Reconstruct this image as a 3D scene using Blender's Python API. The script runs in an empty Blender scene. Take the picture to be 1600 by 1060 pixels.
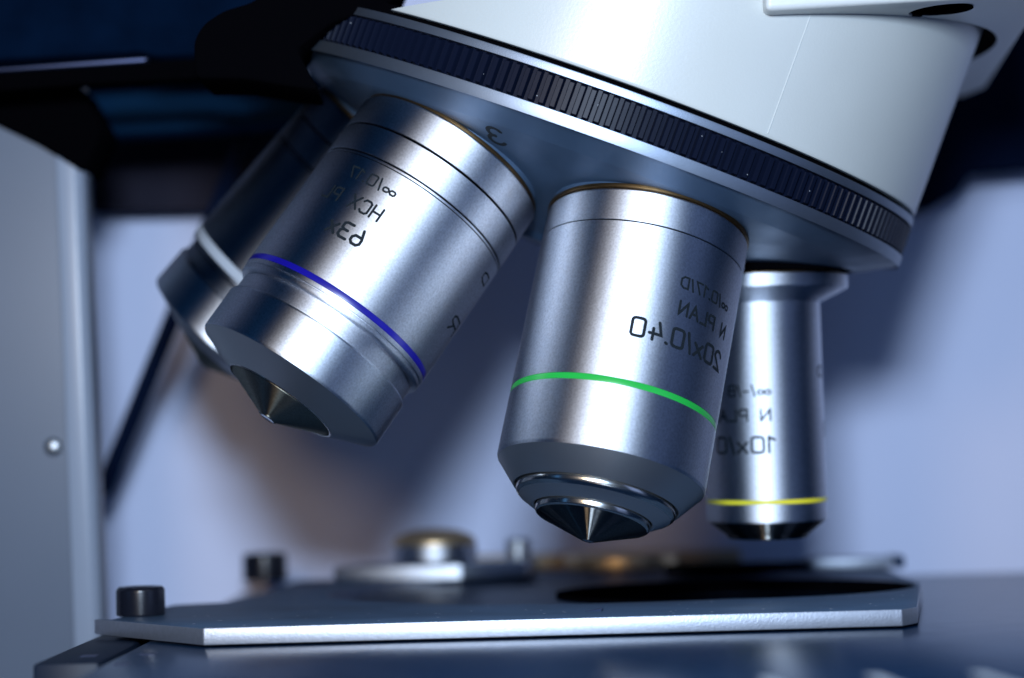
import bpy, bmesh, math, random
from mathutils import Vector, Matrix
random.seed(7)
S = 0.001                                   # everything below is written in millimetres
scene = bpy.context.scene
COL = scene.collection
def V(*a): return Vector(a)

# ------------------------------------------------------------------ camera
R2 = V(0.99963975, 0.00156434, -0.02679426); U2 = V(0.02683989, -0.05826301, 0.9979404); FW = V(0, 0.99830004, 0.05828401)
FPX, SX, SY = 3294.398, -82.975, -81.136
cam_d = bpy.data.cameras.new('camera'); cam = bpy.data.objects.new('camera', cam_d); COL.objects.link(cam)
cam.matrix_world = Matrix(((R2.x, U2.x, -FW.x, 0), (R2.y, U2.y, -FW.y, 0), (R2.z, U2.z, -FW.z, 0), (0, 0, 0, 1)))
cam_d.sensor_width = 36; cam_d.lens = FPX / 1600 * 36
cam_d.shift_x = -SX / 1600; cam_d.shift_y = SY / 1600
cam_d.clip_start = 0.01; cam_d.clip_end = 20
cam_d.dof.use_dof = True; cam_d.dof.focus_distance = 256 * S; cam_d.dof.aperture_fstop = 13.0
scene.camera = cam

# ------------------------------------------------------------------ world, key lamp, added fill panels, exposure
w = bpy.data.worlds.new('World'); scene.world = w; w.use_nodes = True
bg = w.node_tree.nodes['Background']; bg.inputs[0].default_value = (0.012, 0.14, 0.5, 1); bg.inputs[1].default_value = 0.05
def area(name, loc, target, sx, sy, power, color):
    d = bpy.data.lights.new(name, 'AREA'); d.shape = 'RECTANGLE' if sx != sy else 'DISK'; d.size = sx * S; d.size_y = sy * S
    d.energy = power; d.color = color
    o = bpy.data.objects.new(name, d); COL.objects.link(o); o.location = V(*loc) * S
    o.rotation_euler = (V(*target) - V(*loc)).to_track_quat('-Z', 'Y').to_euler(); return o
area('key_lamp', (-4, -6, 59), (20, 300, 20), 34, 26, 1.18, (0.62, 0.78, 1.0))
area('warm_fill_panel', (-60, 8, 62), (0, 270, 20), 44, 44, 0.19, (1.0, 0.72, 0.45))  # added unseen panel for the cream reflection on the barrels
area('soft_fill_panel', (46, -5, 60), (20, 280, 20), 44, 64, 0.055, (0.28, 0.52, 1.0))  # added unseen panel, bluish reflection right of the key highlight
area('left_fill_panel', (-190, 150, 40), (0, 280, 20), 24, 110, 0.005, (0.12, 0.42, 1.0))  # added unseen panel for a blue streak on the left sides
area('right_fill_panel', (200, 110, 20), (20, 280, 10), 90, 170, 0.036, (0.38, 0.53, 1.0))  # added unseen panel, brightens the right sides like a pale wall
area('low_fill_panel', (-10, 60, -75), (20, 270, 0), 26, 26, 0.022, (0.6, 0.7, 1.0))  # added unseen panel, lights chamfers and lens tips from below
scene.view_settings.view_transform = 'Standard'; scene.view_settings.look = 'None'
scene.view_settings.gamma = 1; scene.view_settings.exposure = 0; scene.view_settings.use_curve_mapping = False
scene.render.engine = 'CYCLES'; scene.cycles.max_bounces = 8
scene.cycles.sample_clamp_indirect = 4

# ------------------------------------------------------------------ materials
def mat(name, color, rough=0.5, metal=0.0, aniso=0.0, *, grain=0.0, gscale=6000, var=0.0, vscale=300, spec=0.5, coat=0.0, rvar=0.0, dust=None):
    m = bpy.data.materials.new(name); m.use_nodes = True; nt = m.node_tree; b = nt.nodes['Principled BSDF']
    b.inputs['Base Color'].default_value = (*color, 1); b.inputs['Roughness'].default_value = rough; b.inputs['Metallic'].default_value = metal
    b.inputs['Specular IOR Level'].default_value = spec; b.inputs['Coat Weight'].default_value = coat
    if aniso:
        b.inputs['Anisotropic'].default_value = aniso
        b.inputs['Anisotropic Rotation'].default_value = .25
        tg = nt.nodes.new('ShaderNodeTangent'); tg.direction_type = 'RADIAL'; tg.axis = 'Z'; nt.links.new(tg.outputs[0], b.inputs['Tangent'])
    tc = nt.nodes.new('ShaderNodeTexCoord')
    def noise(sc, det=3):
        n = nt.nodes.new('ShaderNodeTexNoise'); n.inputs['Scale'].default_value = sc; n.inputs['Detail'].default_value = det
        nt.links.new(tc.outputs['Object'], n.inputs['Vector']); return n
    if grain:
        n = noise(gscale, 2); bp = nt.nodes.new('ShaderNodeBump'); bp.inputs['Strength'].default_value = grain; bp.inputs['Distance'].default_value = 0.00004
        nt.links.new(n.outputs['Fac'], bp.inputs['Height']); nt.links.new(bp.outputs['Normal'], b.inputs['Normal'])
    if var:
        n = noise(vscale, 5); mr = nt.nodes.new('ShaderNodeMapRange'); mr.inputs['From Min'].default_value = .3; mr.inputs['From Max'].default_value = .7
        mr.inputs['To Min'].default_value = 1 - var; mr.inputs['To Max'].default_value = 1
        mx = nt.nodes.new('ShaderNodeVectorMath'); mx.operation = 'SCALE'; mx.inputs[0].default_value = color
        nt.links.new(n.outputs['Fac'], mr.inputs['Value']); nt.links.new(mr.outputs[0], mx.inputs['Scale']); nt.links.new(mx.outputs[0], b.inputs['Base Color'])
    if rvar:
        n = noise(vscale * 1.7, 5); mr = nt.nodes.new('ShaderNodeMapRange'); mr.inputs['From Min'].default_value = .3; mr.inputs['From Max'].default_value = .7
        mr.inputs['To Min'].default_value = max(rough - rvar, .02); mr.inputs['To Max'].default_value = rough + rvar
        nt.links.new(n.outputs['Fac'], mr.inputs['Value']); nt.links.new(mr.outputs[0], b.inputs['Roughness'])
    if dust:
        dcol, dsc, amt = dust
        vo = nt.nodes.new('ShaderNodeTexVoronoi'); vo.inputs['Scale'].default_value = dsc; nt.links.new(tc.outputs['Object'], vo.inputs['Vector'])
        l1 = nt.nodes.new('ShaderNodeMath'); l1.operation = 'LESS_THAN'; l1.inputs[1].default_value = .085; nt.links.new(vo.outputs['Distance'], l1.inputs[0])
        sp = nt.nodes.new('ShaderNodeSeparateColor'); nt.links.new(vo.outputs['Color'], sp.inputs[0])
        l2 = nt.nodes.new('ShaderNodeMath'); l2.operation = 'LESS_THAN'; l2.inputs[1].default_value = amt; nt.links.new(sp.outputs[0], l2.inputs[0])
        mu = nt.nodes.new('ShaderNodeMath'); mu.operation = 'MULTIPLY'; nt.links.new(l1.outputs[0], mu.inputs[0]); nt.links.new(l2.outputs[0], mu.inputs[1])
        mx = nt.nodes.new('ShaderNodeMix'); mx.data_type = 'RGBA'; nt.links.new(mu.outputs[0], mx.inputs['Factor'])
        src = b.inputs['Base Color'].links[0].from_socket if b.inputs['Base Color'].links else None
        if src: nt.links.new(src, mx.inputs['A'])
        else: mx.inputs['A'].default_value = (*color, 1)
        mx.inputs['B'].default_value = (*dcol, 1); nt.links.new(mx.outputs['Result'], b.inputs['Base Color'])
    return m
def turned(name, color, rough, an, grain=.25, gscale=8000):
    """satin turned metal: glossy lobe with short tails and grooves running round the axis"""
    m = bpy.data.materials.new(name); m.use_nodes = True; nt = m.node_tree; nt.nodes.remove(nt.nodes['Principled BSDF'])
    g = nt.nodes.new('ShaderNodeBsdfAnisotropic'); g.distribution = 'BECKMANN'
    g.inputs['Color'].default_value = (*color, 1); g.inputs['Roughness'].default_value = rough
    g.inputs['Anisotropy'].default_value = an; g.inputs['Rotation'].default_value = 0
    tg = nt.nodes.new('ShaderNodeTangent'); tg.direction_type = 'RADIAL'; tg.axis = 'Z'; nt.links.new(tg.outputs[0], g.inputs['Tangent'])
    tc = nt.nodes.new('ShaderNodeTexCoord'); n = nt.nodes.new('ShaderNodeTexNoise'); n.inputs['Scale'].default_value = gscale; n.inputs['Detail'].default_value = 2
    nt.links.new(tc.outputs['Object'], n.inputs['Vector'])
    bp = nt.nodes.new('ShaderNodeBump'); bp.inputs['Strength'].default_value = grain; bp.inputs['Distance'].default_value = 0.00003
    nt.links.new(n.outputs['Fac'], bp.inputs['Height']); nt.links.new(bp.outputs['Normal'], g.inputs['Normal'])
    n2 = nt.nodes.new('ShaderNodeTexNoise'); n2.inputs['Scale'].default_value = 3800; n2.inputs['Detail'].default_value = 3; nt.links.new(tc.outputs['Object'], n2.inputs['Vector'])
    mr = nt.nodes.new('ShaderNodeMapRange'); mr.inputs['From Min'].default_value = .3; mr.inputs['From Max'].default_value = .7; mr.inputs['To Min'].default_value = .80; mr.inputs['To Max'].default_value = 1.08
    sc = nt.nodes.new('ShaderNodeVectorMath'); sc.operation = 'SCALE'; sc.inputs[0].default_value = color
    nt.links.new(n2.outputs['Fac'], mr.inputs['Value']); nt.links.new(mr.outputs[0], sc.inputs['Scale']); nt.links.new(sc.outputs[0], g.inputs['Color'])
    nt.links.new(g.outputs[0], nt.nodes['Material Output'].inputs['Surface']); return m
def matte(name, color, var=0, vscale=100, bump=0, bscale=1300):
    m = bpy.data.materials.new(name); m.use_nodes = True; nt = m.node_tree; nt.nodes.remove(nt.nodes['Principled BSDF'])
    g = nt.nodes.new('ShaderNodeBsdfDiffuse'); g.inputs['Color'].default_value = (*color, 1); g.inputs['Roughness'].default_value = .5
    tc = nt.nodes.new('ShaderNodeTexCoord')
    if var:
        n = nt.nodes.new('ShaderNodeTexNoise'); n.inputs['Scale'].default_value = vscale; nt.links.new(tc.outputs['Object'], n.inputs['Vector'])
        mr = nt.nodes.new('ShaderNodeMapRange'); mr.inputs['From Min'].default_value = .3; mr.inputs['From Max'].default_value = .7; mr.inputs['To Min'].default_value = 1-var
        sc = nt.nodes.new('ShaderNodeVectorMath'); sc.operation = 'SCALE'; sc.inputs[0].default_value = color
        nt.links.new(n.outputs['Fac'], mr.inputs['Value']); nt.links.new(mr.outputs[0], sc.inputs['Scale']); nt.links.new(sc.outputs[0], g.inputs['Color'])
    if bump:
        n = nt.nodes.new('ShaderNodeTexNoise'); n.inputs['Scale'].default_value = bscale; nt.links.new(tc.outputs['Object'], n.inputs['Vector'])
        bp = nt.nodes.new('ShaderNodeBump'); bp.inputs['Strength'].default_value = bump; bp.inputs['Distance'].default_value = .0001
        nt.links.new(n.outputs['Fac'], bp.inputs['Height']); nt.links.new(bp.outputs['Normal'], g.inputs['Normal'])
    nt.links.new(g.outputs[0], nt.nodes['Material Output'].inputs['Surface']); return m
AN = 0.35
M = dict(
    satin=turned('satin_chrome', (.78, .81, .87), .62, .44),
    satin_shaded=turned('shaded_satin_metal', (.30, .33, .38), .56, .4),  # satin chrome darkened in colour to stand in for shade
    satin_soft=turned('matte_chrome', (.66, .71, .78), .56, .45),
    chamfer=mat('chamfer_metal', (.42, .45, .48), .42, 1, grain=.2, gscale=5000),
    polish=mat('polished_steel', (.60, .58, .54), .2, 1, grain=.05, gscale=3000),
    tip=turned('lens_tip_metal', (.30, .30, .25), .56, .55, 0),
    tip_dark=turned('dark_lens_tip', (.13, .13, .125), .44, .88, 0),
    brass=mat('brass', (.13, .08, .035), .4, 1),
    alu=mat('anodised_rim', (.27, .32, .40), .48, 1, grain=.3, gscale=7000, var=.06, vscale=500),
    cone=mat('turret_enamel', (.055, .10, .17), .42, .5, grain=.15, gscale=6000, var=.12, vscale=120, rvar=.05),
    black=mat('black_rubber', (.003, .005, .014), .38, 0, grain=.1, gscale=4000, spec=.08, dust=((.25, .27, .3), 1100, .12)),
    blackm=matte('black_matte', (.0012, .0012, .0018)),
    screw=mat('black_oxide_steel', (.006, .007, .012), .24, 0, grain=.1, gscale=3000, spec=.5),
    white=mat('ivory_enamel', (.46, .485, .47), .33, 0, grain=.35, gscale=2600, var=.03, vscale=100, spec=.5, dust=((.25, .22, .2), 160, .10)),
    white_tex=mat('textured_ivory_enamel', (.55, .57, .555), .4, 0, grain=.9, gscale=1400, spec=.5),
    blue=mat('blue_enamel_band', (.006, .004, .20), .3),
    green=mat('green_enamel_band', (.015, .36, .05), .3),
    yellow=mat('yellow_enamel_band', (.70, .62, .03), .35),
    whiteband=mat('white_enamel_band', (.36, .40, .45), .4),
    ink=mat('engraving_ink', (.008, .012, .016), .6, spec=.12),
    ink2=mat('number_ink', (.012, .03, .035), .6),
    plate=mat('insert_plate_top', (.060, .105, .175), .5, 0, grain=.35, gscale=3500, var=.25, vscale=90, spec=.10, dust=((.6, .6, .62), 450, .45)),
    plate_edge=mat('brushed_plate_edge', (.42, .45, .51), .46, .9, grain=.6, gscale=4500, var=.12, vscale=1500),
    stage=mat('stage_anodised_black', (.004, .022, .062), .24, 0, grain=.3, gscale=3500, var=.15, vscale=120, rvar=.01, spec=.13),
    wall=mat('lavender_backdrop', (.68, .72, .92), .75, 0, grain=0, gscale=1, var=.05, vscale=12),
    post=mat('stand_enamel', (.10, .125, .17), .45, 0, grain=.3, gscale=2500, var=.06, vscale=40),
    trim=mat('pale_trim_enamel', (.22, .26, .33), .35, 0, grain=.3, gscale=2500),
    ring=mat('recess_ring_metal', (.03, .05, .10), .45, .2, grain=.3, gscale=4000),
    strip=mat('dim_strip_metal', (.05, .06, .11), .5, 1),
    navy=matte('navy_rod_and_shade', (.004, .008, .024)),  # colour of the rod, and of the slab standing in for wall shadow
    taupe=matte('taupe_shadow', (.030, .028, .042), .35, 50),  # shadow tone, used on the sheet below the blue block
    rail=mat('rail_black', (.003, .008, .02), .5, 0, grain=.3, gscale=3500, spec=.2),
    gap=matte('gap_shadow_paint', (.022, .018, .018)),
    floor=mat('dark_recess_floor', (.008, .022, .05), .4, 0, grain=.3, gscale=3500, spec=.12),
    bluebox=matte('dark_blue_enamel', (.006, .030, .075), .2, 60),
    slate=matte('slate_textured_enamel', (.0015, .007, .022), .35, 160, 1.0, 1300),
    mark=mat('scale_marking', (.35, .4, .45), .6),
    tan=mat('tan_plastic', (.45, .33, .20), .5),
    gold=mat('gold_anodised_metal', (.62, .46, .27), .42, 1),
    glass=mat('condenser_lens_coating', (.02, .03, .05), .08, 0, coat=1.0),
)

# ------------------------------------------------------------------ helpers
def link(name, me, m, parent=None, mw=None):
    o = bpy.data.objects.new(name, me); COL.objects.link(o)
    if m and not me.materials: me.materials.append(m)
    if parent is not None: o.parent = parent
    if mw is not None: o.matrix_world = mw
    return o
def empty(name, loc, axes=None):
    o = bpy.data.objects.new(name, None); COL.objects.link(o); o.empty_display_size = .005
    mw = Matrix.Translation(V(*loc) * S)
    if axes:
        x, y, z = axes; mw = mw @ Matrix(((x.x, y.x, z.x, 0), (x.y, y.y, z.y, 0), (x.z, y.z, z.z, 0), (0, 0, 0, 1)))
    o.matrix_world = mw; return o
def tag(o, label=None, cat=None, group=None, kind=None):
    for k, v in (('label', label), ('category', cat), ('group', group), ('kind', kind)):
        if v: o[k] = v
    return o
def finish(bm, name, smooth=True, ang=32):
    me = bpy.data.meshes.new(name)
    bmesh.ops.recalc_face_normals(bm, faces=bm.faces)
    for v in bm.verts: v.co *= S
    for f in bm.faces: f.smooth = smooth
    bm.to_mesh(me); bm.free()
    if smooth: me.set_sharp_from_angle(angle=math.radians(ang))
    return me
def roundp(prof, r, n=3):
    """round the corners of an open (r, z) profile"""
    out = [prof[0]]
    for i in range(1, len(prof) - 1):
        p0, p, p1 = V(*prof[i-1]), V(*prof[i]), V(*prof[i+1])
        a = p0 - p; b = p1 - p; la, lb = a.length, b.length
        if la < 1e-6 or lb < 1e-6: out.append(tuple(p)); continue
        k = min(r, la * .4, lb * .4); a = p + a / la * k; b = p + b / lb * k
        for j in range(n + 1):
            t = j / n; q = a * (1-t)**2 + p * 2*t*(1-t) + b * t*t; out.append((q.x, q.y))
    out.append(prof[-1]); return out
def lathe(name, prof, m, parent, r=.12, seg=144, ang=28):
    prof = roundp(prof, r) if r else prof
    bm = bmesh.new(); rings = []
    for (rr, z) in prof:
        if rr < 1e-4: rings.append([bm.verts.new((0, 0, z))])
        else: rings.append([bm.verts.new((rr*math.cos(2*math.pi*i/seg), rr*math.sin(2*math.pi*i/seg), z)) for i in range(seg)])
    for A, B in zip(rings, rings[1:]):
        for i in range(seg):
            j = (i+1) % seg
            if len(A) == 1 and len(B) == 1: continue
            if len(A) == 1: bm.faces.new((A[0], B[i], B[j]))
            elif len(B) == 1: bm.faces.new((A[i], A[j], B[0]))
            else: bm.faces.new((A[i], A[j], B[j], B[i]))
    return link(name, finish(bm, name, True, ang), m, parent)
def prism(name, pts, z0, z1, m, parent=None, bev=.25, holes=None, seg=2, smooth=True, xf=None):
    """extruded polygon from z0 to z1; bevelled"""
    bm = bmesh.new()
    vs = [bm.verts.new((x, y, z0)) for x, y in pts]
    f = bm.faces.new(vs)
    r = bmesh.ops.extrude_face_region(bm, geom=[f]); 
    for v in r['geom']:
        if isinstance(v, bmesh.types.BMVert): v.co.z = z1
    if xf:
        for v in bm.verts: v.co = xf(v.co)
    if bev:
        bmesh.ops.bevel(bm, geom=list(bm.edges), offset=bev, segments=seg, affect='EDGES', clamp_overlap=True, profile=.5)
    return link(name, finish(bm, name, smooth, 35), m, parent)
def box(name, a, b, m, parent=None, bev=.25, xf=None):
    return prism(name, [(a[0], a[1]), (b[0], a[1]), (b[0], b[1]), (a[0], b[1])], a[2], b[2], m, parent, bev, xf=xf)
def PX(px, py, y):
    """world point seen at photograph pixel (px,py) at depth y (mm)"""
    a = (px - 800 - SX) / FPX; b = -(py - 530 - SY) / FPX
    d = FW + R2 * a + U2 * b; return d * (y / d.y)

# ---- single-stroke engraving alphabet (x to the right, y up, unit height) built as ribbons
def arc(cx, cy, rx, ry, a0, a1, n=8): return [(cx + rx*math.cos(math.radians(a0+(a1-a0)*i/n)), cy + ry*math.sin(math.radians(a0+(a1-a0)*i/n))) for i in range(n+1)]
def rrect(w, x0=0, y0=0, h=1, r=.16):
    return arc(x0+w-r, y0+h-r, r, r, 0, 90, 4) + arc(x0+r, y0+h-r, r, r, 90, 180, 4) + arc(x0+r, y0+r, r, r, 180, 270, 4) + arc(x0+w-r, y0+r, r, r, 270, 360, 4) + [(x0+w, y0+h-r)]
G = {
 '0': (.6, [rrect(.6)]), '1': (.3, [[(0, .82), (.28, 1), (.28, 0)]]),
 '2': (.56, [arc(.28, .72, .28, .28, 170, -20, 8) + [(0, 0), (.56, 0)]]),
 '3': (.54, [[(0, 1), (.38, 1), (.52, .9), (.52, .62), (.4, .52), (.14, .52)], [(.4, .52), (.54, .4), (.54, .12), (.4, 0), (0, 0)]]),
 '4': (.6, [[(.18, 1), (.02, .34), (.6, .34)], [(.42, .62), (.42, 0)]]),
 '6': (.56, [[(.16, 1), (.0, .42), (0, .16), (.14, 0), (.42, 0), (.56, .16), (.56, .38), (.42, .54), (.1, .54)]]),
 '7': (.54, [[(0, 1), (.54, 1), (.16, 0)]]),
 'x': (.5, [[(0, .66), (.5, 0)], [(.5, .66), (0, 0)]]), 'X': (.6, [[(0, 1), (.6, 0)], [(.6, 1), (0, 0)]]),
 '/': (.22, [[(0, -.05), (.22, 1.02)]]), '.': (.06, [[(0, 0), (.05, 0.03)]]), '-': (.4, [[(0, .4), (.4, .4)]]),
 'N': (.6, [[(0, 0), (0, 1), (.6, 0), (.6, 1)]]), 'L': (.5, [[(0, 1), (0, 0), (.5, 0)]]),
 'P': (.56, [[(0, 0), (0, 1), (.42, 1), (.56, .88), (.56, .56), (.42, .45), (0, .45)]]),
 'A': (.66, [[(0, 0), (.33, 1), (.66, 0)], [(.13, .36), (.53, .36)]]),
 'D': (.6, [[(0, 0), (0, 1), (.38, 1), (.6, .78), (.6, .22), (.38, 0), (0, 0)]]),
 'B': (.54, [[(0, 0), (0, 1), (.4, 1), (.5, .85), (.5, .62), (.4, .52), (0, .52)], [(.4, .52), (.54, .38), (.54, .12), (.4, 0), (0, 0)]]),
 'R': (.56, [[(0, 0), (0, 1), (.42, 1), (.56, .88), (.56, .6), (.42, .48), (0, .48)], [(.3, .48), (.56, 0)]]),
 'H': (.58, [[(0, 0), (0, 1)], [(.58, 0), (.58, 1)], [(0, .5), (.58, .5)]]),
 'C': (.56, [[(.56, .84), (.44, 1), (.14, 1), (0, .86), (0, .14), (.14, 0), (.44, 0), (.56, .16)]]),
 'o': (.9, [[(.45, .32), (.3, .5), (.08, .5), (0, .4), (0, .22), (.08, .12), (.3, .12), (.45, .32), (.6, .5), (.82, .5), (.9, .4), (.9, .22), (.82, .12), (.6, .12), (.45, .32)]]),
 'u': (.56, [arc(.28, .73, .26, .26, 150, -80, 10), arc(.28, .26, .30, .26, 85, -160, 10)]),
 ' ': (.45, []),
}
def ribbons(bm, text, sx, sy, hw, fn, gap=.24):
    """text as quads; fn maps (u, v) in mm to a 3-D point; returns width"""
    x = 0; tot = []
    for ch in text:
        wd, strokes = G[ch]
        for st in strokes:
            pts = [V((x + a) * sx, b * sy) for a, b in st]
            fine = []
            for a, b in zip(pts, pts[1:]):
                n = max(1, int((b-a).length / .35))
                for i in range(n): fine.append(a.lerp(b, i/n))
            fine.append(pts[-1])
            closed = (fine[0]-fine[-1]).length < 1e-4
            L = []
            for i, p in enumerate(fine):
                if closed and i in (0, len(fine)-1): d1 = fine[1]-fine[0]; d0 = fine[-1]-fine[-2]
                else: d0 = p - fine[i-1] if i else fine[1]-p; d1 = fine[i+1]-p if i < len(fine)-1 else p-fine[i-1]
                d0 = d0.normalized(); d1 = d1.normalized(); t = (d0+d1)
                t = t.normalized() if t.length > .1 else d0
                n = V(-t.y, t.x); k = hw / max(.45, n.dot(V(-d0.y, d0.x)))
                L.append((p + n*k, p - n*k))
            if not closed:       # rounded stroke ends
                def cap(p, d, side):
                    n = V(-d.y, d.x); c = [p + n*hw*math.cos(a) + d*hw*math.sin(a) for a in [math.pi*i/6 for i in range(7)]]
                    bm.faces.new([bm.verts.new(fn(q.x, q.y)) for q in c])
                cap(fine[-1], (fine[-1]-fine[-2]).normalized(), 1); cap(fine[0], (fine[0]-fine[1]).normalized(), 0)
            vs = [(bm.verts.new(fn(a.x, a.y)), bm.verts.new(fn(b.x, b.y))) for a, b in L]
            for A, B in zip(vs, vs[1:]): bm.faces.new((A[0], B[0], B[1], A[1]))
        x += wd + gap
    return (x - gap) * sx
def text_width(text, gap=.24): return sum(G[c][0] for c in text) + gap * (len(text)-1)
def cyl_text(parent, text, th0, th1, ztop, zbot, r, hw=.10, m=None):
    """mirrored engraving wrapped round a barrel: starts at angle th0 (deg), ends at th1"""
    h = zbot - ztop; sx = math.radians(th1 - th0) * r / text_width(text)
    bm = bmesh.new(); off = r + .02
    def fn(u, v):
        a = math.radians(th0) + u / r; return V(off*math.cos(a), off*math.sin(a), zbot - v)
    ribbons(bm, text, sx, h, hw, fn)
    me = finish(bm, 'lettering', False)
    return link('lettering', me, m or M['ink'], parent)

# ------------------------------------------------------------------ the backdrop behind the microscope
wall = box('backdrop_wall', (-420, 392, -320), (460, 402, 420), M['wall'], None, 0)
tag(wall, kind='structure')

# ------------------------------------------------------------------ nosepiece frame
C = V(18.9795, 294.288, 34.5924); NA = V(-0.36465816, 0.06909798, -0.92857412).normalized()
R10 = V(0.91233964, -0.1728765, -0.37114701); TG = V(-0.18617415, -0.98251676, 0.0)
SIG = 0.38024395
# local frame of the turret: x = R10, y = TG, z = NA (down)
TX = R10.normalized(); TY = NA.cross(TX)
turret = empty('nosepiece_turret', C, (TX, TY, NA))
tag(turret, 'revolving nosepiece with black knurled grip ring and grey-blue conical underside numbered 3', 'nosepiece')
sl = math.tan(SIG); ZC = 2.3
lathe('turret_plate', [(40, -1), (44.2, -.8), (44.5, 0), (40.4, ZC), (15.0, ZC + (40.4-15)*sl), (13.6, 13.4), (0, 13.5)], M['cone'], turret, .15, 256, 6)
lathe('lower_rim', [(43.0, .05), (44.75, .05), (44.9, .25), (44.95, -1.30), (43.2, -1.32)], M['alu'], turret, .12, 256)
lathe('upper_rim', [(43.2, -5.44), (44.75, -5.44), (44.72, -6.5), (43.0, -6.55), (43.0, -7.5)], M['alu'], turret, .12, 256)
lathe('shadow_gap_ring', [(42.9, -6.4), (43.3, -6.6), (43.3, -8.0), (42.0, -8.0)], M['blackm'], turret, 0, 192)
def knurl():
    N = 200; bm = bmesh.new(); g, r = 44.0, 44.78
    rows = [(-1.36, 0), (-1.40, .25), (-1.62, 1), (-5.10, 1), (-5.30, .3), (-5.40, 0)]
    cols = [(0, 0), (.36, 0), (.45, .8), (.50, 1), (.88, 1), (.94, .8)]
    grid = []
    for z, k in rows:
        row = []
        for i in range(N):
            jit = random.uniform(-.02, .02) if k else 0
            for u, q in cols:
                a = 2*math.pi*(i+u)/N; rr = g + (r-g)*q*k; row.append(bm.verts.new((rr*math.cos(a), rr*math.sin(a), z)))
        grid.append(row)
    n = len(grid[0])
    for A, B in zip(grid, grid[1:]):
        for i in range(n): bm.faces.new((A[i], A[(i+1) % n], B[(i+1) % n], B[i]))
    return finish(bm, 'knurled_ring', True, 20)
link('knurled_ring', knurl(), M['black'], turret)
def obj_frame(k):
    th = math.radians(60*k); rd = R10*math.cos(th) + TG*math.sin(th)
    d = (NA*math.cos(SIG) + rd*math.sin(SIG)).normalized(); P = C + NA*7.7197 + rd*27.5934
    v = V(0, -1, 0); xx = (v - d*v.dot(d)).normalized(); return P, d, xx, d.cross(xx)
for k in range(6):
    P, d, xx, yy = obj_frame(k)
    seat = lathe('objective_seat', [(0, -5), (12.7, -5), (12.7, -.26), (10.5, -.25), (0, -.25)], M['blackm'] if k == 0 else M['cone'], None, .1, 96)  # black on the upright station's seat stands in for shade above the flange
    mw = Matrix.Translation(P*S) @ Matrix(((xx.x, yy.x, d.x, 0), (xx.y, yy.y, d.y, 0), (xx.z, yy.z, d.z, 0), (0, 0, 0, 1)))
    seat.parent = turret; seat.matrix_world = mw
# station number painted on the underside (mirrored like every mark in the picture)
def cone_num(px, py, hh):
    lo, hi = 200.0, 330.0; inv = Matrix((TX, TY, NA))
    def f(y):
        q = inv @ (PX(px, py, y) - C); rho = math.hypot(q.x, q.y); return (ZC + (40.4-rho)*sl) - q.z, q
    best = None; y = 200
    prev = f(y)[0]
    while y < 330:
        y += .25; cur, q = f(y)
        if prev * cur < 0: break
        prev = cur
    az = math.atan2(q.y, q.x); rho = math.hypot(q.x, q.y)
    bm = bmesh.new()
    def fn(u, v):        # u runs to screen left, v outwards
        vv = v - hh/2; uu = u - hh*.3
        rr = rho + vv*math.cos(SIG); a = az - SGN*uu/rho
        return V(rr*math.cos(a), rr*math.sin(a), ZC + (40.4-rr)*sl + .03)
    ribbons(bm, 'u', hh*.95, hh, .30, fn); return link('station_number', finish(bm, 'station_number', False), M['ink'], turret)
SGN = -1
cone_num(774, 211, 3.9)

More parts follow.
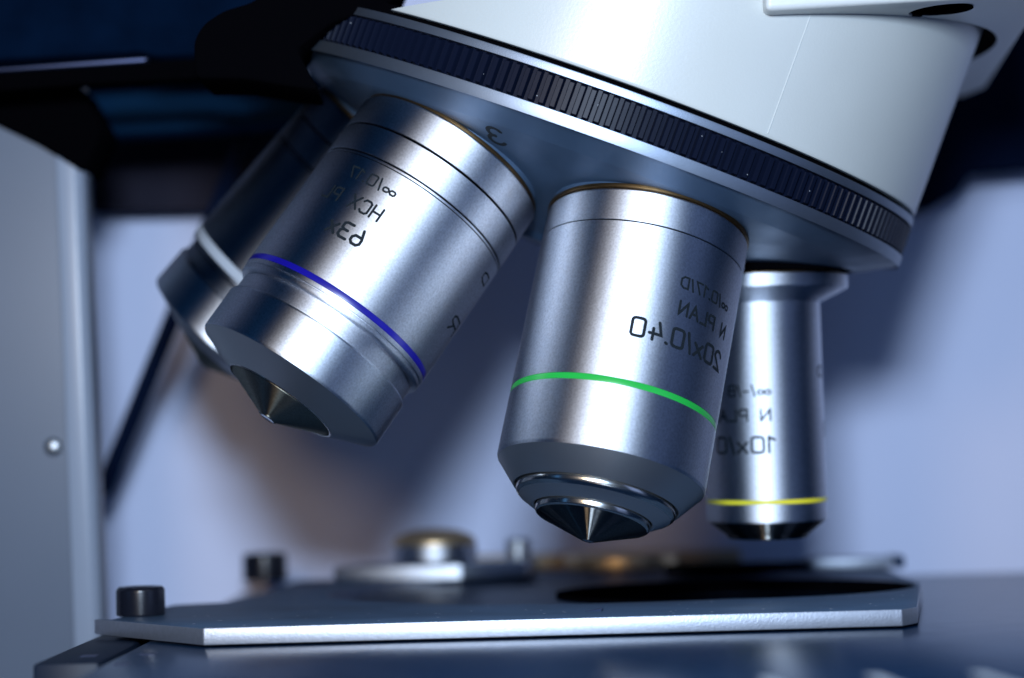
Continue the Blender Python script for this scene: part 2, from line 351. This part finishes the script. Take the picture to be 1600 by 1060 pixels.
# ------------------------------------------------------------------ objectives
def objective(k, name, label):
    P, d, xx, yy = obj_frame(k)
    o = empty(name, P, (xx, yy, d))
    tag(o, label, 'objective lens', 'objective lenses on the revolving nosepiece'); return o
def high_power(k, label, ring_m, ring0, ring1, lettered):
    body = M['satin'] if lettered else M['satin_shaded']
    o = objective(k, 'microscope_objective', label)
    lathe('brass_shoulder', [(11, -.55), (13.1, -.55), (13.15, -.05), (11, -.02)], M['brass'], o, .08)
    lathe('collar', [(11, 0), (13.1, 0), (13.35, .25), (13.42, 4.45), (12.9, 4.5), (12.9, 4.74), (13.45, 4.80), (13.48, 8.62), (13.0, 8.66), (13.0, 8.80)], body, o, .07)
    b = lathe('barrel', [(13.0, 8.78), (13.38, 8.84), (13.45, 9.0), (13.45, 9.14), (13.2, 9.16), (13.2, 9.26), (13.49, 9.30), (13.49, ring0), (13.35, ring0+.03), (13.35, ring1-.03), (13.49, ring1), (13.49, 27.1), (13.25, 27.14), (13.25, 27.3), (13.4, 27.36), (13.4, 27.75), (13.2, 27.95), (12.2, 27.98)], body, o, .05)
    lathe('color_band', [(13.3, ring0), (13.50, ring0+.02), (13.50, ring1-.02), (13.3, ring1)], ring_m, o, .03)
    for g0, g1 in ((4.5, 4.74), (8.66, 8.80), (9.16, 9.26)): lathe('groove', [(12.95, g0-.02), (13.34, g0), (13.34, g1), (12.95, g1+.02)], M['blackm'], o, 0)
    lathe('neck', [(12.2, 27.8), (12.2, 28.3), (12.7, 28.4), (12.7, 30.6)], body, o, 0)
    lathe('nose', [(12.5, 30.40), (12.95, 30.43), (13.17, 30.7), (13.17, 36.25), (13.0, 36.5)], M['satin_soft'], o, .12)
    lathe('nose_cone', [(12.98, 36.48), (7.75, 38.75), (7.6, 38.6), (7.5, 38.3)], M['chamfer'], o, .1)
    lathe('opening_rim', [(7.78, 38.68), (7.72, 38.80), (7.55, 38.80), (7.48, 38.5)], M['polish'], o, .03)
    t = lathe('front_lens_mount', [(7.40, 38.0), (7.40, 38.55), (7.15, 38.85), (1.35, 41.35), (1.2, 41.5), (1.0, 41.55)], M['tip'], o, .06)
    lathe('front_lens', [(1.02, 41.52), (.5, 41.50), (0, 41.49)], M['glass'], t, 0)
    if lettered:
        cyl_text(b, 'o/0.17', 8.4, 39, 10.95, 12.4, 13.49, 0.128)
        cyl_text(b, 'HCX PL', 8.4, 46, 14.3, 16.05, 13.49, 0.149)
        cyl_text(b, '63x', 8.8, 29.5, 17.95, 20.05, 13.49, 0.189)
        cyl_text(b, 'D', -75.8, -66, 11.2, 12.4, 13.49, 0.135)
        cyl_text(b, 'R', -79, -66, 18.1, 20.1, 13.49, 0.162)
    return o
high_power(2, 'thick satin chrome objective with blue band engraved HCX 63x, tilted at front left', M['blue'], 25.75, 26.55, True)
high_power(3, 'blurred shade-darkened chrome objective with a white band, half hidden behind the blue banded one', M['whiteband'], 25.9, 27.3, False)
# 20x
o = objective(1, 'microscope_objective', 'wide satin chrome objective with green band engraved N PLAN 20x/0.40')
lathe('brass_shoulder', [(11, -.55), (13.0, -.55), (13.0, -.05), (11, -.02)], M['brass'], o, .08)
lathe('collar', [(11, 0), (12.6, 0), (12.9, .3), (12.95, 4.28), (12.6, 4.31)], M['satin'], o, .1)
b = lathe('barrel', [(12.60, 4.31), (12.6, 4.44), (12.95, 4.46), (12.95, 24.46), (12.8, 24.49), (12.8, 25.22), (12.95, 25.25), (12.95, 32.9), (12.8, 33.25)], M['satin'], o, .05)
lathe('groove', [(12.4, 4.30), (12.83, 4.315), (12.83, 4.435), (12.4, 4.45)], M['blackm'], o, 0)
lathe('color_band', [(12.8, 24.45), (12.93, 24.48), (12.93, 25.23), (12.8, 25.26)], M['green'], o, .03)
lathe('nose_cone', [(12.78, 33.25), (10.35, 36.1), (10.2, 36.1), (10.0, 35.6), (9.6, 35.6)], M['chamfer'], o, .12)
lathe('polished_ring', [(9.5, 35.5), (9.85, 35.7), (9.95, 36.3), (9.85, 36.8), (9.4, 37.15)], M['polish'], o, .25)
lathe('front_bezel', [(9.45, 37.1), (7.6, 38.2), (7.3, 38.15), (7.2, 37.9)], M['chamfer'], o, .15)
lathe('inner_ring', [(7.1, 37.9), (7.15, 38.3), (7.05, 38.85), (6.8, 39.0)], M['polish'], o, .12)
t = lathe('front_lens_mount', [(6.85, 38.95), (.95, 41.35), (.7, 41.45)], M['tip_dark'], o, .05)
lathe('front_lens', [(.72, 41.42), (.4, 41.38), (0, 41.36)], M['glass'], t, 0)
cyl_text(b, 'o/0.17/D', -57.8, -19.6, 9.85, 11.25, 12.95, 0.128)
cyl_text(b, 'N PLAN', -59.8, -21.2, 12.98, 14.62, 12.95, 0.155)
cyl_text(b, '20x/0.40', -60.0, 2.8, 16.55, 18.82, 12.95, 0.196)
# 10x
o = objective(0, 'microscope_objective', 'slim chrome objective with yellow band engraved N PLAN 10x, hanging upright over the stage hole')
lathe('brass_shoulder', [(9, -.25), (11.2, -.25), (11.2, .05), (9, .05)], M['brass'], o, .08)
lathe('mounting_flange', [(9, .05), (11.9, .05), (12.05, .2), (12.05, 1.75), (11.8, 2.0), (8.25, 3.7), (7.9, 3.72)], M['satin'], o, .12)
b = lathe('barrel', [(7.9, 3.6), (8.17, 3.75), (8.17, 30.25), (8.05, 30.28), (8.05, 30.8), (8.17, 30.83), (8.17, 33.1), (8.0, 33.35)], M['satin'], o, .05)
lathe('color_band', [(8.05, 30.25), (8.19, 30.27), (8.19, 30.82), (8.05, 30.84)], M['yellow'], o, .03)
lathe('nose_cone', [(8.02, 33.3), (5.9, 35.0), (5.6, 35.1)], M['tip_dark'], o, .15)
t = lathe('front_lens_mount', [(5.6, 35.0), (5.5, 35.5), (5.1, 35.75), (2.4, 35.8), (2.3, 35.6)], M['tip_dark'], o, .15)
lathe('front_lens', [(2.3, 35.55), (1.5, 35.95), (0, 36.1)], M['glass'], t, 0)
cyl_text(b, 'o/-/B', 1.2, 42, 14.9, 16.3, 8.175, 0.121)
cyl_text(b, 'N PLAN', 2.0, 66, 18.15, 19.65, 8.175, 0.135)
cyl_text(b, '10x/0', -1.2, 58, 21.85, 23.9, 8.175, 0.176)
cyl_text(b, 'D', -68, -58, 12.5, 13.9, 8.175, 0.121)
cyl_text(b, 'R', -84, -70, 20.1, 22.0, 8.175, 0.135)

# ------------------------------------------------------------------ microscope head (white enamel) above the nosepiece
head = empty('upper_microscope', C, (TX, TY, NA))
tag(head, 'ivory enamel microscope head with round housing above the knurled nosepiece ring', 'microscope')
def housing():
    bm = bmesh.new(); seg = 256; prof = roundp([(42.6, -7.15), (44.45, -7.15), (44.55, -7.45), (44.6, -44)], .25, 4); rings = []
    for rr, z in prof: rings.append([bm.verts.new((rr*math.cos(2*math.pi*i/seg), rr*math.sin(2*math.pi*i/seg), z)) for i in range(seg)])
    for A, B in zip(rings, rings[1:]):
        for i in range(seg): bm.faces.new((A[i], A[(i+1) % seg], B[(i+1) % seg], B[i]))
    inv = Matrix((TX, TY, NA)); co = inv @ (V(0, 0, 50.3) - C); no = inv @ V(0, 0, 1)
    g = list(bm.verts)+list(bm.edges)+list(bm.faces)
    r = bmesh.ops.bisect_plane(bm, geom=g, plane_co=co, plane_no=no, clear_outer=True)
    ed = [e for e in r['geom_cut'] if isinstance(e, bmesh.types.BMEdge)]
    bmesh.ops.holes_fill(bm, edges=ed, sides=0)
    return finish(bm, 'turret_housing', True, 40)
hs = link('turret_housing', housing(), M['white'], head)
# fine moulding seam down the housing
def seam():
    inv = Matrix((TX, TY, NA)); q = None
    for y in [240 + .1*i for i in range(600)]:
        q = inv @ (PX(1232, 120, y) - C)
        if math.hypot(q.x, q.y) < 44.6: break
    az = math.atan2(q.y, q.x); bm = bmesh.new(); vs = []
    for z in (-7.6, -24.5):
        vs.append([bm.verts.new((rr*math.cos(az+a), rr*math.sin(az+a), z)) for a, rr in ((-.0022, 44.55), (-.0006, 44.66), (.0006, 44.66), (.0022, 44.55))])
    for i in range(3): bm.faces.new((vs[0][i], vs[0][i+1], vs[1][i+1], vs[1][i]))
    return finish(bm, 'moulding_seam')
link('moulding_seam', seam(), M['white'], hs)
# arm over the housing: tilted underside plane z = 43.9 + .0613 x
def on_arm(px, py):
    for i in range(4000):
        y = 150 + .1*i; p = PX(px, py, y)
        if p.z > 43.9 + .0613*p.x: return p
A_ = on_arm(1197, 17); B_ = on_arm(1640, -10); C_ = on_arm(1541, 138); D_ = on_arm(1508, 151)
pts = [A_, B_, C_, D_, V(A_.x+2, D_.y+6, 0)]
def armf(co): return V(co.x, co.y, 43.9 + .0613*co.x if co.z < 1 else 44 + co.z)
arm = prism('support_arm', [(p.x, p.y) for p in pts], 0, 50, M['white_tex'], None, .7, xf=armf, seg=3)
def boolean(target, cutters):
    for c in cutters:
        md = target.modifiers.new('cut', 'BOOLEAN'); md.object = c; md.operation = 'DIFFERENCE'; md.solver = 'EXACT'
    bpy.context.view_layer.update()
    dg = bpy.context.evaluated_depsgraph_get(); me = bpy.data.meshes.new_from_object(target.evaluated_get(dg))
    target.modifiers.clear(); target.data = me
    for c in cutters: bpy.data.objects.remove(c)
    me.set_sharp_from_angle(angle=math.radians(35))
hc = C + NA * -14 + V(1.4, 3.2, 0)
cut = lathe('cutter', [(0, 12), (46.2, 12), (46.2, -29), (0, -29)], M['blackm'], None, 0, 160)
cut.matrix_world = Matrix.Translation(hc*S) @ Matrix(((TX.x, TY.x, NA.x, 0), (TX.y, TY.y, NA.y, 0), (TX.z, TY.z, NA.z, 0), (0, 0, 0, 1)))
h1 = on_arm(1470, 16)
cut2 = lathe('cutter', [(0, -5), (3.9, -5), (3.9, 5), (0, 5)], M['blackm'], None, 0, 64); cut2.location = h1*S
boolean(arm, [cut, cut2])
bpy.context.view_layer.update()
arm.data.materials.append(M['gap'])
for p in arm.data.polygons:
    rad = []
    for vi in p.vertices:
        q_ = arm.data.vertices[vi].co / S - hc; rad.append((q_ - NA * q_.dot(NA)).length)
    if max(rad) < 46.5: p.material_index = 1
arm.parent = head; arm.matrix_parent_inverse = head.matrix_world.inverted()
ho = lathe('hole_lining', [(3.95, .06), (3.85, .1), (3.85, 4.9), (0, 4.95)], M['blackm'], None, 0, 64); ho.location = h1*S; bpy.context.view_layer.update(); ho.parent = arm; ho.matrix_parent_inverse = arm.matrix_world.inverted()
scw = lathe('set_screw', [(3.6, 5), (3.0, 4.6), (3.0, 2.6), (2.6, 2.4), (1.3, 2.4), (1.3, 3.6), (0, 3.7)], M['screw'], None, .1, 48)
scw.location = h1*S; bpy.context.view_layer.update(); scw.parent = arm; scw.matrix_parent_inverse = arm.matrix_world.inverted()

# ------------------------------------------------------------------ stage: its own plane, 16.7 mm under the eye, tipped 1.83 degrees
T18 = math.radians(-1.827)
STM = Matrix.Rotation(T18, 4, 'X')
def stage_xy(px, py, H=16.7):
    a = (px-800-SX)/FPX; b = -(py-530-SY)/FPX; d = FW + R2*a + U2*b
    d = STM.to_3x3().inverted() @ d; s = -H/d.z; return (d.x*s, d.y*s)
def stage_empty(name, x, y, h):
    o = bpy.data.objects.new(name, None); COL.objects.link(o); o.empty_display_size = .005
    o.matrix_world = STM @ Matrix.Translation(V(x, y, -16.7+h)*S); return o
stg = stage_empty('microscope_stage', 0, 0, 0)
tag(stg, 'dark blue anodised microscope stage under the silver-edged insert plate', 'microscope stage')
def circle(cx, cy, r, n=96): return [(cx+r*math.cos(2*math.pi*i/n), cy+r*math.sin(2*math.pi*i/n)) for i in range(n)]
sp = box('stage_plate', (-39.6, 150, -16), (170, 372, -2.3), M['stage'], stg, .5)
rail = box('side_rail', (-48.3, 236, -16), (-40.9, 330, -2.5), M['rail'], stg, .5)
box('rail_channel', (-41.2, 200, -16), (-39.3, 330, -5.5), M['blackm'], stg, 0)
bpy.context.view_layer.update()
c1 = lathe('cutter', [(0, -30), (25.7, -30), (25.7, 5), (0, 5)], M['blackm'], None, 0, 128)
c1.matrix_world = STM @ Matrix.Translation(V(38, 303.5, -16.7)*S); boolean(sp, [c1])
ln = lathe('aperture_shade_lining', [(25.66, -2.4), (25.5, -2.5), (25.5, -15), (0, -15.2)], M['blackm'], stg, 0, 128); ln.location = V(38, 303.5, 0)*S  # black wall stands in for the shade inside the stage hole
for i, x in enumerate((27.2, 37.0, 46.6, 17.4)):
    if i == 3: continue
    box('scale_mark', (x-.8, 180, -2.31), (x+.8, 196.5, -2.28), M['mark'], stg, 0)
for (px, py) in ((140, 1022), (232, 1022), (190, 1038)):
    x, y = stage_xy(px, py, 19.0); box('engraved_tick', (x-.9, y-1.2, -2.52 if px < 150 else -2.32), (x+.9, y+1.2, -2.47 if px < 150 else -2.27), M['strip'], stg, 0)

# ------------------------------------------------------------------ stage insert plate
ins = stage_empty('stage_insert', 0, 0, 0)
tag(ins, 'flat metal stage insert plate with bright brushed front edge and round recess', 'stage insert')
F0 = stage_xy(147, 967); F1 = stage_xy(317, 982); F2 = stage_xy(1410, 952); F3 = stage_xy(1433, 948)
outline = [F1, F2, F3, (64.4, 302), (70.5, 364), (-29, 364), (-30.5, 325), (-34.5, 302), (-41.3, 299), (-45.2, 270), F0]
pl = prism('insert_plate', outline, -2.0, 0, M['plate'], ins, .18, seg=2)
bpy.context.view_layer.update()
c1 = lathe('cutter', [(0, -5), (42, -5), (42, 5), (0, 5)], M['plate_edge'], None, 0, 192)
c1.matrix_world = STM @ Matrix.Translation(V(21, 318, -16.7)*S)
boolean(pl, [c1])
rr_ = lathe('recess_ring', [(41.95, -1.2), (41.95, -.03), (41.7, 0), (38.2, -.8), (38.1, -1.0), (41.95, -1.3), (41.95, -1.2)], M['ring'], ins, 0, 192); rr_.location = V(21, 318, 0)*S
fl = prism('recess_floor', circle(21, 318, 38.25, 128), -2.1, -.8, M['floor'], ins, 0)
bpy.context.view_layer.update()
for part_ in (pl, rr_, fl):
    c1 = lathe('cutter', [(0, -5), (25.4, -5), (25.4, 5), (0, 5)], M['blackm'], None, 0, 128)
    c1.matrix_world = STM @ Matrix.Translation(V(38, 303.5, -16.7)*S); bpy.context.view_layer.update(); boolean(part_, [c1])
hl = lathe('hole_lining', [(25.36, -.06), (25.3, -.1), (25.3, -2.25)], M['blackm'], ins, 0, 128); hl.location = V(38, 303.5, 0)*S  # plate's inner wall made black, in place of shade in the hole
# bright machined faces: every outer side of the plate
me = pl.data; me.materials.clear(); me.materials.append(M['plate']); me.materials.append(M['plate_edge'])
for p in me.polygons:
    c_ = p.center / S; inner = math.hypot(c_.x-38, c_.y-303.5) < 25.8
    p.material_index = 0 if abs(p.normal.z) > .55 or inner else 1
def cap_screw(px, py, r, h, label):
    x, y = stage_xy(px, py)
    o = stage_empty('socket_screw', x, y, 0)
    tag(o, label, 'screw', 'black socket screws on the insert plate')
    lathe('screw_head', [(0, 0), (r*.97, 0), (r, .2), (r, h-.45), (r-.35, h), (r*.62, h), (r*.58, h-.15), (r*.58, h-2.2), (0, h-2.2)], M['screw'], o, .12, 72, 40)
cap_screw(220, 962, 3.15, 3.75, 'black round socket screw at the left front corner of the insert plate')
cap_screw(414, 907, 3.8, 4.7, 'blurred black socket screw farther back on the insert plate, behind its front corner screw')
# little bent tab on the plate
x, y = stage_xy(925, 956)
tb = stage_empty('spring_tab', x, y, 0); tag(tb, 'tiny shiny metal tab lying on the insert plate near its front edge', 'metal tab')
bm = bmesh.new(); q = [(-.8, 0, 0), (1.1, -.1, 0), (1.4, 1.0, 0), (-.6, .9, 0)]; t_ = [(-.8, 0.2, .08), (1.1, .2, .3), (1.5, 1.0, .5), (-.6, .9, .1)]
a = [bm.verts.new(v) for v in q]; b_ = [bm.verts.new(v) for v in t_]
bm.faces.new(a); bm.faces.new(b_)
for i in range(4): bm.faces.new((a[i], a[(i+1) % 4], b_[(i+1) % 4], b_[i]))
link('tab_plate', finish(bm, 'tab_plate', False), M['ring'], tb)

# ------------------------------------------------------------------ things at the back of the stage
x0, y0 = stage_xy(1030, 888); x1, _ = stage_xy(1412, 880)
sh = stage_empty('slide_holder_bar', 52, 350, 0); tag(sh, 'black slide holder bar with a bright metal end across the back of the stage', 'slide holder')
box('holder_bar', (-19, -2, 0), (4.4, 6, 1.4), M['blackm'], sh, .3)
box('bright_end', (4.5, -2.1, 0.1), (18.0, 5, 1.95), M['plate_edge'], sh, .3)
box('end_stop', (18.1, -1, 0.0), (20.0, 5, 2.1), M['stage'], sh, .3)
kn = stage_empty('round_clamp', -5.2, 352, 0); tag(kn, 'blurred round metal knob with golden top at the back of the stage', 'knob')
lathe('knob_body', [(0, 3.0), (6.6, 3.0), (7.0, 3.4), (7.0, 5.6), (6.9, 5.7)], M['satin'], kn, .3, 96)
lathe('knob_top', [(6.85, 5.7), (6.9, 6.3), (6.3, 7.2), (4.5, 8.0), (2, 8.4), (0, 8.5)], M['gold'], kn, .2, 96)
lathe('knob_stem', [(0, 0), (3.2, 0), (3.2, 3.05), (0, 3.05)], M['chamfer'], kn, .1, 48)
cl = stage_empty('clamp_lever', -5, 356, 0); tag(cl, 'flat blurred clamp lever lying under the golden topped knob', 'lever')
prism('lever_plate', [(-17, -6), (4, -8), (15, -4), (17, 3), (10, 8), (-12, 6)], .1, 2.6, M['satin_soft'], cl, .5)
ps = stage_empty('guide_pin', 9, 366, 0); tag(ps, 'small blurred steel pin standing behind the stage recess between two objectives', 'pin')
lathe('pin_body', [(0, 0), (2.1, 0), (2.1, 5.6), (1.7, 6.0), (0, 6.0)], M['chamfer'], ps, .2, 48)
br = stage_empty('brass_disc', 27, 372, 0); tag(br, 'golden metal disc glinting at the back of the stage under the green banded objective', 'disc')
lathe('disc_rim', [(0, .0), (9.5, 0), (10, .5), (10, 2.4), (9, 2.9), (0, 3.0)], M['gold'], br, .3, 96)
tp = stage_empty('tan_strip', 25, 383, 0); tag(tp, 'tan plastic strip along the rear edge of the stage', 'strip')
box('strip_body', (-24, -4, 0), (24, 4, 2.6), M['tan'], tp, .3)

# ------------------------------------------------------------------ stand post at the left
def from_px(y, pts): return [PX(a, b, y) for a, b in pts]
pb = PX(158, 960, 312); pt = PX(126, 150, 312)
post = empty('stand_column', (pb.x, 312, pb.z - 8))
tag(post, 'grey enamel stand column with rounded bright edge at the left of the picture', 'stand')
lean = (pt.x - pb.x) / (pt.z - pb.z)
def sk(co): return V(co.x + (co.z) * lean, co.y, co.z)
prism('column_panel', [(-60, -.0), (-3.6, 0), (-1.6, .5), (-.4, 1.8), (0, 4), (0, 6), (-60, 6)], -14, 100, M['post'], post, .3, xf=sk)
prism('column_trim', [(-3.9, -.7), (-1.0, -.7), (.1, .2), (.3, 1.5), (.3, 6.1), (-3.9, 6.1)], -14, 90, M['trim'], post, .4, xf=sk, seg=3)
sc_ = PX(84, 698, 312) 
s = lathe('panel_screw', [(0, 0), (1.35, 0), (1.35, .5), (1.0, 1.0), (.5, 1.2), (0, 1.25)], M['chamfer'], None, .15, 40)
s.matrix_world = Matrix.Translation(V(sc_.x, 312.0, sc_.z)*S) @ Matrix.Rotation(math.radians(90), 4, 'X')
bpy.context.view_layer.update(); s.parent = post; s.matrix_parent_inverse = post.matrix_world.inverted()
fp = empty('adjusting_peg', PX(19, 1052, 318)); tag(fp, 'small blurred black peg with a pale side in the lower left corner', 'peg')
lathe('peg_body', [(0, -8), (1.3, -8), (1.3, 3.2), (1.0, 3.6), (0, 3.6)], M['trim'], fp, .2, 40)

# ------------------------------------------------------------------ upper left: parts of the microscope body, out of focus, and added shade slabs
def slab(name, y, depth, outline, m, parent=None, bev=.6):
    """a solid slab with this outline at distance y, reaching back by depth"""
    P3 = [PX(a, b, y) for a, b in outline]; o = P3[0]
    bm = bmesh.new(); vs = [bm.verts.new(p - o) for p in P3]; f = bm.faces.new(vs)
    r = bmesh.ops.extrude_face_region(bm, geom=[f])
    for v in r['geom']:
        if isinstance(v, bmesh.types.BMVert): v.co.y += depth
    if bev: bmesh.ops.bevel(bm, geom=list(bm.edges), offset=bev, segments=3, affect='EDGES', clamp_overlap=True, profile=.5)
    ob = link(name, finish(bm, name, True, 40), m, None); ob.location = o*S; return ob
bh = slab('focus_housing', 300, 26, [(-60, 96), (222, 80), (240, 88), (320, 84), (440, 84), (470, -60), (-60, -60)], M['slate'])
tag(bh, 'dark blue textured housing of the microscope body in the upper left corner', 'housing')
ba = slab('guide_bar', 297, 4, [(-60, 112), (300, 92), (330, 92), (510, 142), (330, 121), (130, 131), (-60, 146)], M['blackm'], bev=.4)
tag(ba, 'black bar running along below the dark blue textured housing', 'bar')
st = slab('trim_strip', 295, 3, [(-60, 110), (215, 90), (232, 90), (226, 97), (-60, 116)], M['strip'], bev=.2)
tag(st, 'thin pale metal strip on top of the black bar', 'trim')
kb = slab('black_knob', 266, 16, [(302, 80), (303, 60), (318, 36), (348, 16), (395, 2), (430, -30), (640, -60), (612, 4), (520, 34), (462, 76), (498, 140), (450, 134), (380, 122), (305, 122)], M['blackm'], bev=1.2)
tag(kb, 'black rounded knob beside the left end of the knurled ring', 'knob')
bb = slab('carrier_block', 336, 12, [(96, 134), (300, 118), (500, 110), (520, 150), (470, 186), (330, 200), (150, 210), (130, 190)], M['bluebox'], bev=1.5)
nv = slab('rear_shade_slab', 372, 8, [(1400, -60), (1660, -60), (1660, 258), (1522, 268), (1500, 300), (1448, 330), (1400, 335)], M['navy'], bev=1.0)  # dark slab added in place of the arm's shadow on the backdrop
tag(nv, 'dark navy blurred slab added for the shade behind the ivory arm at the upper right', 'shade slab')
rp = slab('shadow_board', 380, 6, [(140, 190), (560, 180), (560, 326), (140, 332)], M['taupe'], bev=1.0)  # dark sheet added in place of shadow below the block
tag(rp, 'blurred dark grey sheet added for the shadow far behind, below the blue block', 'shadow sheet')
tag(bb, 'blurred blue block hanging below the black bar', 'block')
wd = slab('shade_bracket', 310, 16, [(-60, 120), (120, 128), (160, 200), (130, 270), (60, 226), (-60, 168)], M['blackm'], bev=1.0)
tag(wd, 'black slanted bracket across the top of the grey column', 'bracket')
# cable
def tube(name, a, b, r, m):
    d = (b-a); L = d.length; q = d.to_track_quat('Z', 'Y').to_matrix().to_4x4()
    o = lathe(name, [(0, 0), (r, 0), (r, L), (0, L)], m, None, .8, 32); o.matrix_world = Matrix.Translation(a*S) @ q; return o
cb = tube('lamp_cable', PX(160, 770, 362), PX(398, 180, 350), 1.5, M['navy'])
tag(cb, 'black blurred rod slanting behind the objectives to the grey column', 'rod')
